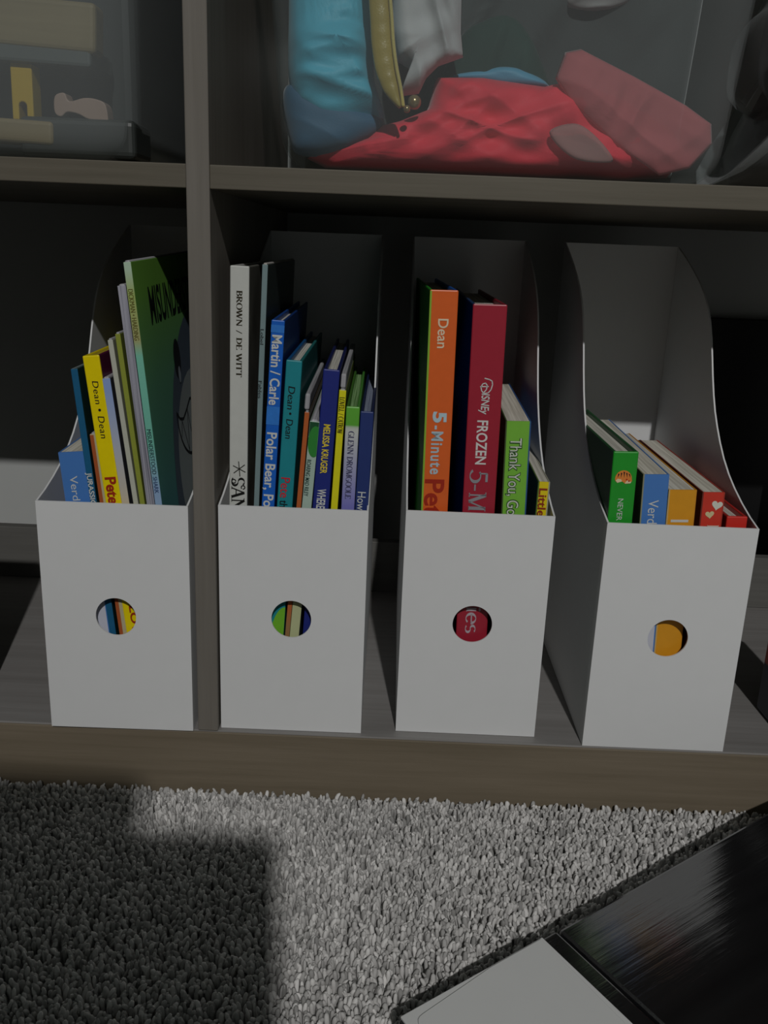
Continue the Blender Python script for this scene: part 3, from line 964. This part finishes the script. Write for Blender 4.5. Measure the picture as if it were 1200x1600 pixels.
cloth('green_cloth', 'dark green cloth hump behind the pink tulle',
      [(0.0200, 0.4250), (0.0300, 0.4619), (0.0471, 0.4751), (0.0629, 0.4774), (0.0757, 0.4671), (0.0900, 0.4421), (0.0920, 0.4270), (.055, .418)], .050, .034, F_GREEN, [(80, 30, 8, .003)], seed=5.0)
cloth('sky_scarf', 'narrow light blue cloth strip lying along the pink tulle top',
      [(0.0244, 0.4385), (0.0478, 0.4450), (0.0635, 0.4466), (0.0776, 0.4436), (0.0900, 0.4360), (0.0644, 0.4330)], .046, .026, F_SKY, [(-10, 120, 15, .0015)], seed=6.1, n=60, rings=12)
cloth('pink_tulle_skirt', 'bright pink tulle skirt heaped along the bottom of the clothes tub',
      [(-0.0640, 0.3880), (-0.052, 0.3828), (.05, .3812), (0.145, 0.3822), (0.1720, 0.3850), (0.1830, 0.3990), (0.1700, 0.4130), (0.1391, 0.4290), (0.1040, 0.4400), (0.0869, 0.4354), (0.0464, 0.4392), (0.0178, 0.4385), (0.0128, 0.4193), (-0.006, 0.4115), (-0.0214, 0.4073), (-0.0329, 0.3985), (-0.0523, 0.392)],
      .030, .060, F_PINK, [(-24, 46, 7, .0065), (30, 64, 12, .0035), (-70, 120, 20, .0012)], seed=3.1, sharp=True, power=6, n=136, rings=34)
cloth('pink_net_layer', 'pale dusty pink net layer at the right of the clothes tub',
      [(0.0931, 0.4505), (0.1024, 0.4525), (0.1356, 0.4389), (0.1690, 0.4240), (0.1860, 0.4140), (0.1880, 0.4030), (0.1760, 0.3885), (0.1580, 0.3835), (0.1300, 0.4000), (0.1000, 0.4220), (0.0885, 0.4360)],
      .0235, .007, F_PALE, [(-28, 38, 7, .0040), (60, 50, 12, .0025)], seed=7.4, sharp=True, power=7, bulge=.6)
cloth('beige_net_layer', 'small greyish beige net patch over the bright pink tulle',
      [(0.0869, 0.4048), (0.1009, 0.4106), (0.1129, 0.4057), (0.1257, 0.3937), (0.1242, 0.3893), (0.1028, 0.3911)], .0185, .007, F_NET, [(-30, 80, 15, .0012)], seed=8.8, n=60, rings=12, bulge=.4, power=8)
cloth('white_lace', 'scrap of white lace near the top of the clothes tub',
      [(.0990, .4900), (.1130, .4860), (.1300, .4880), (.1420, .4950), (.1300, .5060), (.1060, .5060)], .076, .010, fabric('dim_lace', srgb(150, 148, 146), rough=.8), [(30, 120, 40, .003)], seed=9.9, n=60, rings=12)

# clear bag between the wide tub and the next divider
bag = tag(empty('plastic_bag', (.300, .09, ZM1 + .0003)), 'milky clear plastic bag of dark things squeezed right of the clothes tub', 'bag')
M_BAG = clear_plastic('milky_bag_film', 0.16, tint=(0.62, 0.64, 0.64, 1))
for o in (cloth('bag_film', None, [(.206, .3792), (.222, .3900), (.236, .4230), (.228, .4310), (.219, .4450), (.221, .4820), (.238, .5100), (.250, .620), (.262, .720), (.374, .720), (.385, .600), (.386, .430), (.382, .3796), (.300, .3799)],
                .018, .150, M_BAG, [(70, 40, 9, .003)], seed=12.0, power=6),
          cloth('dark_filling', None, [(.232, .3830), (.248, .4000), (.252, .4300), (.240, .4500), (.240, .5000), (.254, .6000), (.266, .7100), (.370, .7050), (.380, .5450), (.378, .3840)], .036, .120, P(20, 21, 22), [(70, 30, 9, .003)], seed=13.0, n=60, rings=12, power=8),
          cloth('grey_filling', None, [(.231, .4330), (.232, .4800), (.250, .5050), (.376, .5050), (.378, .4330)], .026, .010, P(84, 88, 90), [(10, 30, 9, .003)], seed=14.0, n=60, rings=12, power=8)):
    o.parent = bag
    o.location = -bag.location

# gold satin band with a cord edge and two round beads
gb = tag(empty('gold_band', (-.010, .016, .450)), 'gold satin band with a corded edge between the blue and white cloths', 'trim band', 'dress-up clothes in the wide tub')
path = [(-.0235, .5260), (-.0190, .4830), (-.0165, .4620), (-.0150, .4480), (-.0125, .4350), (-.0085, .4240), (-.0030, .4140)]
wid = [.0080, .0085, .0088, .0090, .0088, .0070, .0012]


def sweep(path, ww, th, y0, n=14, sub=6, wave=.25):
    pts, wl = [], []
    for i in range(len(path) - 1):
        p0, p1, p2, p3 = [Vector(path[max(0, min(len(path) - 1, i + j - 1))]) for j in range(4)]
        for s in range(sub):
            t = s / sub
            pts.append(0.5 * ((2 * p1) + (p2 - p0) * t + (2 * p0 - 5 * p1 + 4 * p2 - p3) * t * t + (3 * p1 - p0 - 3 * p2 + p3) * t ** 3))
            wl.append(ww[i] * (1 - t) + ww[i + 1] * t)
    pts.append(Vector(path[-1]))
    wl.append(ww[-1])
    v, f = [], []
    for i, p in enumerate(pts):
        d = (pts[min(i + 1, len(pts) - 1)] - pts[max(i - 1, 0)]).normalized()
        nn = Vector((-d.y, d.x))
        for k in range(n):
            a = 2 * math.pi * k / n
            e = nn * math.cos(a) * wl[i] * .5
            v.append((p.x + e.x, y0 + th * math.sin(a) * (1 + wave * math.sin(i * 1.7)), p.y + e.y))
    for i in range(len(pts) - 1):
        for k in range(n):
            j = (k + 1) % n
            f.append((i * n + k, i * n + j, (i + 1) * n + j, (i + 1) * n + k))
    f.append(tuple(range(n - 1, -1, -1)))
    f.append(tuple(range((len(pts) - 1) * n, len(pts) * n)))
    return v, f


v, f = sweep([(p[0] - .0012, p[1]) for p in path], [w_ * 1.4 for w_ in wid], .0026, -.0045, wave=.06)
v = [(q[0] + .010, q[1], q[2] - .450) for q in v]
MB().add(v, f).build('band', F_GOLD, gb, smooth=True)
v, f = sweep([(p[0] + w_ * .60, p[1]) for p, w_ in zip(path, wid)], [.0022] * 7, .0014, -.0070, wave=0)
v = [(q[0] + .010, q[1], q[2] - .450) for q in v]
MB().add(v, f).build('cord_edge', fabric('gold_cord', srgb(206, 190, 110), rough=.3, spec=.7), gb, smooth=True)


def ball(name, c, r, mat, parent=None):
    bm = bmesh.new()
    bmesh.ops.create_uvsphere(bm, u_segments=18, v_segments=12, radius=r)
    me = bpy.data.meshes.new(name)
    bm.to_mesh(me)
    bm.free()
    me.materials.append(mat)
    me.polygons.foreach_set('use_smooth', [True] * len(me.polygons))
    o = bpy.data.objects.new(name, me)
    COL.objects.link(o)
    o.location = c
    o.parent = parent
    return o


M_BEAD = plain('gold_bead', srgb(170, 150, 110), rough=.25, metal=.6)
o = ball('bead', (.0042, .026, .4192), .0042, M_BEAD)
tag(o, 'round gold bead under the gold band tip', 'bead')
o = ball('bead', (-.0002, .018, .4142), .0022, M_BEAD)
tag(o, 'tiny gold bead at the very tip of the gold band', 'bead')

# ------------------------------------------------------------------ toys in the dim tub
TZ = ZM1 + .0022
TOY = 'wooden toys in the dim tub'
o = MB().box((-.060, -.009, -.014), (.060, .009, .014)).build('wooden_plank', wood('pale_toy_wood', srgb(128, 114, 80), srgb(150, 134, 98), 0, s=.6), bevel=.003, seg=3)
o.location = (-.2480, .036, .4560)
o.rotation_euler = (0, rad(3.0), 0)
tag(o, 'pale wooden plank high in the dim toy tub', 'toy block', TOY)
arch = [(-.0066, -.0165), (-.0024, -.0165)] + [(-.0024 * math.cos(rad(a)), -.0085 + .0024 * math.sin(rad(a))) for a in range(0, 181, 20)] + [(.0024, -.0165), (.0066, -.0165), (.0066, .0165), (-.0066, .0165)]
o = MB().prism(arch, 1, -.007, .007).build('toy_arch_block', P(205, 170, 36), bevel=.0008)
o.location = (-.2370, .040, .4178)
o.rotation_euler = (0, rad(1), 0)
tag(o, 'yellow toy arch block standing in the dim tub', 'toy block', TOY)
o = MB().box((-.024, -.012, -.0068), (.024, .012, .0068)).build('wooden_plank', wood('tan_toy_wood', srgb(128, 112, 80), srgb(158, 140, 102), 0, s=.6), bevel=.0025, seg=3)
o.location = (-.2410, .038, .3944)
o.rotation_euler = (0, rad(2.0), 0)
tag(o, 'short tan wooden plank low in the dim tub under the yellow arch block', 'toy block', TOY)
pk = [(-0.2159, 0.4152), (-0.2099, 0.4173), (-0.2071, 0.4127), (-0.1983, 0.4148), (-0.1905, 0.4144), (-0.1847, 0.411), (-0.1842, 0.3983), (-0.1911, 0.4017), (-0.197, 0.4033), (-0.202, 0.4056), (-0.2086, 0.4065), (-0.2127, 0.4038), (-0.2165, 0.4062)]
c0 = (-.2000, .4090)
lp = smooth_loop([(p[0] - c0[0], p[1] - c0[1]) for p in pk], 52)
o = MB().prism([(p.x, p.y) for p in lp], 1, -.006, .006).build('toy_animal', P(176, 150, 136), bevel=.0014, seg=3)
o.location = (c0[0], .036, c0[1])
tag(o, 'pinkish wooden toy animal silhouette at the right of the dim tub', 'toy', TOY)
o = MB().box((-.036, -.020, -.0115), (.036, .020, .0115)).build('toy_crate', P(58, 62, 60), bevel=.004, seg=3)
o.location = (-.2030, .048, TZ + .0125)
tag(o, 'dark grey toy block under the pinkish toy animal', 'toy block', TOY)
o = MB().box((-.052, -.022, -.006), (.052, .022, .006)).build('toy_board', P(92, 98, 96), bevel=.002)
o.location = (-.2440, .050, .4395)
o.rotation_euler = (0, rad(2), 0)
tag(o, 'grey toy board just under the pale wooden plank', 'toy block', TOY)
o = MB().box((-.125, -.080, -.108), (.125, .080, .108)).build('tub_backing', P(44, 49, 48), bevel=.008, seg=3)  # added fill, sized to stop light reaching the wall behind the tub
o.location = (-.3040, .160, TZ + .1095)
tag(o, 'added dark grey block filling the back of the dim toy tub', 'backing block', TOY)

# ------------------------------------------------------------------ black board and white card on the carpet
BT = .0703                      # the top rises a little towards the right
ang = math.atan2(.5455, .835)
TH = .0235
blk = wood('black_stained_wood', (0.006, 0.006, 0.007, 1), (0.012, 0.012, 0.013, 1), 0, rough=0.13, bump=0.22, s=.8, spec=0.6)
blk.node_tree.nodes['Principled BSDF'].inputs['IOR'].default_value = 2.1
brot = (0, -BT, ang)
slab = tag(empty('black_board', (.0150, -.2212, -.0195 - TH), brot), 'glossy black wooden board lying on the carpet in the corner', 'board')


def slab_piece(name, x0, x1, y0, y1, z0, z1, bev):
    q = MB().box((x0, y0, z0), (x1, y1, z1))
    q.v = [(v[0], v[1], v[2] - math.tan(BT) * v[0] if v[2] == z0 else v[2]) for v in q.v]
    q.build(name, blk, slab, bevel=bev, seg=2)


slab_piece('end_strip', 0, .1010, -.46, 0, 0, TH, .0012)
slab_piece('main_panel', .1024, .3600, -.46, 0, 0, TH, .0020)
slab_piece('tongue', .0950, .1120, -.455, -.003, .002, TH - .003, 0)
M_CARD2 = plain('dull_white_card', (.64, .65, .64, 1), rough=.6, var=.02, scale=60, spec=.25)
_r3 = Matrix.Rotation(ang, 3, 'Z') @ Matrix.Rotation(-BT, 3, 'Y')
card = tag(empty('white_card', Vector((.0150, -.2212, -.0195 - TH)) + _r3 @ Vector((.0905, 0, TH + .0003)), brot), 'white folded cardboard sheet lying on the glossy black board', 'cardboard')
MB().box((-.0895, -.300, 0), (0, -.0006, .0016)).build('sheet', M_CARD2, card, bevel=.0004)
flap = [(-.036, -.002), (-.080, -.0060)] + [(-.0810 - .004 * math.sin(rad(a)), -.0062 - .004 + .004 * math.cos(rad(a))) for a in (20, 45, 70, 90)] + [(-.0855, -.296), (-.012, -.296), (-.006, -.150), (-.002, -.002)]
MB().prism([(p[0], p[1]) for p in flap], 2, .0017, .0028).build('flap', M_CARD2, card, bevel=.0003)

# ------------------------------------------------------------------ added unseen bench behind the viewer (put in to shade the carpet)
blocker = tag(empty('shade_blocker', (-.372, -1.05, SB + .001)), 'unseen stepped bench standing behind the viewer', 'blocker')
dk = wood('dark_blocker_wood', (.05, .045, .04, 1), (.08, .07, .06, 1), 0)
MB().box((-.40, -.25, 0), (.416, .25, .648)).build('blocker_body', dk, blocker, bevel=.004)
MB().box((-.40, -.25, .649), (.349, .25, .688)).build('blocker_top', fabric('grey_blocker_top', (.12, .12, .12, 1)), blocker, bevel=.012, seg=3)

# ------------------------------------------------------------------ carpet pile


def carpet_pile(x0, x1, y0, y1, step, seed=3):
    rng = np.random.default_rng(seed)
    nx, ny = int((x1 - x0) / step), int((y1 - y0) / step)
    gx, gy = np.meshgrid(np.arange(nx), np.arange(ny))
    bx = x0 + (gx.ravel() + .5) * step + rng.uniform(-.42, .42, nx * ny) * step
    by = y0 + (gy.ravel() + .5) * step + rng.uniform(-.42, .42, nx * ny) * step
    n = len(bx)
    h = rng.uniform(.0062, .0104, n)
    az = rng.uniform(0, 2 * math.pi, n)
    ln = rng.uniform(.0004, .0036, n)
    tw = rng.uniform(-1.2, 1.2, n)
    rr = rng.uniform(.0008, .0014, n)
    S, R = 5, 4
    lev = [0.0, 0.62, 0.88, 1.0]
    rad_ = [1.0, 1.3, 1.1, 0.5]
    V = np.zeros((n, R, S, 3), dtype=np.float32)
    for j in range(R):
        t = lev[j]
        cx = bx + np.cos(az + tw * t) * ln * t ** 1.5
        cy = by + np.sin(az + tw * t) * ln * t ** 1.5
        cz = SB + h * t * (1 - .12 * t * ln / .0036 * 1.6)
        for k in range(S):
            a = 2 * math.pi * k / S + az
            V[:, j, k, 0] = cx + np.cos(a) * rr * rad_[j]
            V[:, j, k, 1] = cy + np.sin(a) * rr * rad_[j]
            V[:, j, k, 2] = cz
    V = V.reshape(-1, 3)
    base = (np.arange(n) * R * S)[:, None]
    quads = []
    for j in range(R - 1):
        for k in range(S):
            q = (k + 1) % S
            quads.append([j * S + k, j * S + q, (j + 1) * S + q, (j + 1) * S + k])
    quads = np.array(quads)
    Q = (base[:, :, None] + quads[None]).reshape(-1, 4)
    cap = base + np.array([(R - 1) * S + k for k in range(S)])[None]
    loops = np.concatenate([Q.ravel(), cap.ravel()]).astype(np.int32)
    nq = len(Q)
    starts = np.concatenate([np.arange(nq) * 4, nq * 4 + np.arange(n) * S]).astype(np.int32)
    totals = np.concatenate([np.full(nq, 4), np.full(n, S)]).astype(np.int32)
    me = bpy.data.meshes.new('carpet_pile')
    me.vertices.add(len(V))
    me.vertices.foreach_set('co', V.ravel())
    me.loops.add(len(loops))
    me.loops.foreach_set('vertex_index', loops)
    me.polygons.add(len(starts))
    me.polygons.foreach_set('loop_start', starts)
    me.polygons.foreach_set('loop_total', totals)
    me.polygons.foreach_set('use_smooth', np.ones(len(starts), dtype=bool))
    me.update(calc_edges=True)
    # yarn shade: every tuft is dyed a little differently
    shade = np.clip(rng.normal(.5, .26, n), 0, 1)
    at = me.attributes.new('yarn', 'FLOAT', 'POINT')
    at.data.foreach_set('value', np.repeat(shade, R * S).astype(np.float32))
    m, nt, p = _nt('carpet_yarn')
    an = nt.nodes.new('ShaderNodeAttribute')
    an.attribute_name = 'yarn'
    cr = nt.nodes.new('ShaderNodeValToRGB')
    cr.color_ramp.elements[0].position = 0.0
    cr.color_ramp.elements[0].color = (.30, .295, .285, 1)
    cr.color_ramp.elements[1].position = 1.0
    cr.color_ramp.elements[1].color = (.80, .785, .765, 1)
    nt.links.new(an.outputs['Fac'], cr.inputs[0])
    nt.links.new(cr.outputs[0], p.inputs['Base Color'])
    p.inputs['Roughness'].default_value = .9
    p.inputs['Specular IOR Level'].default_value = .1
    me.materials.append(m)
    o = bpy.data.objects.new('carpet_pile', me)
    COL.objects.link(o)
    tag(o, 'short speckled grey carpet pile in front of the shelf', 'carpet', kind='stuff')
    return o


carpet_pile(-.46, .46, -.40, -.0005, .0027)
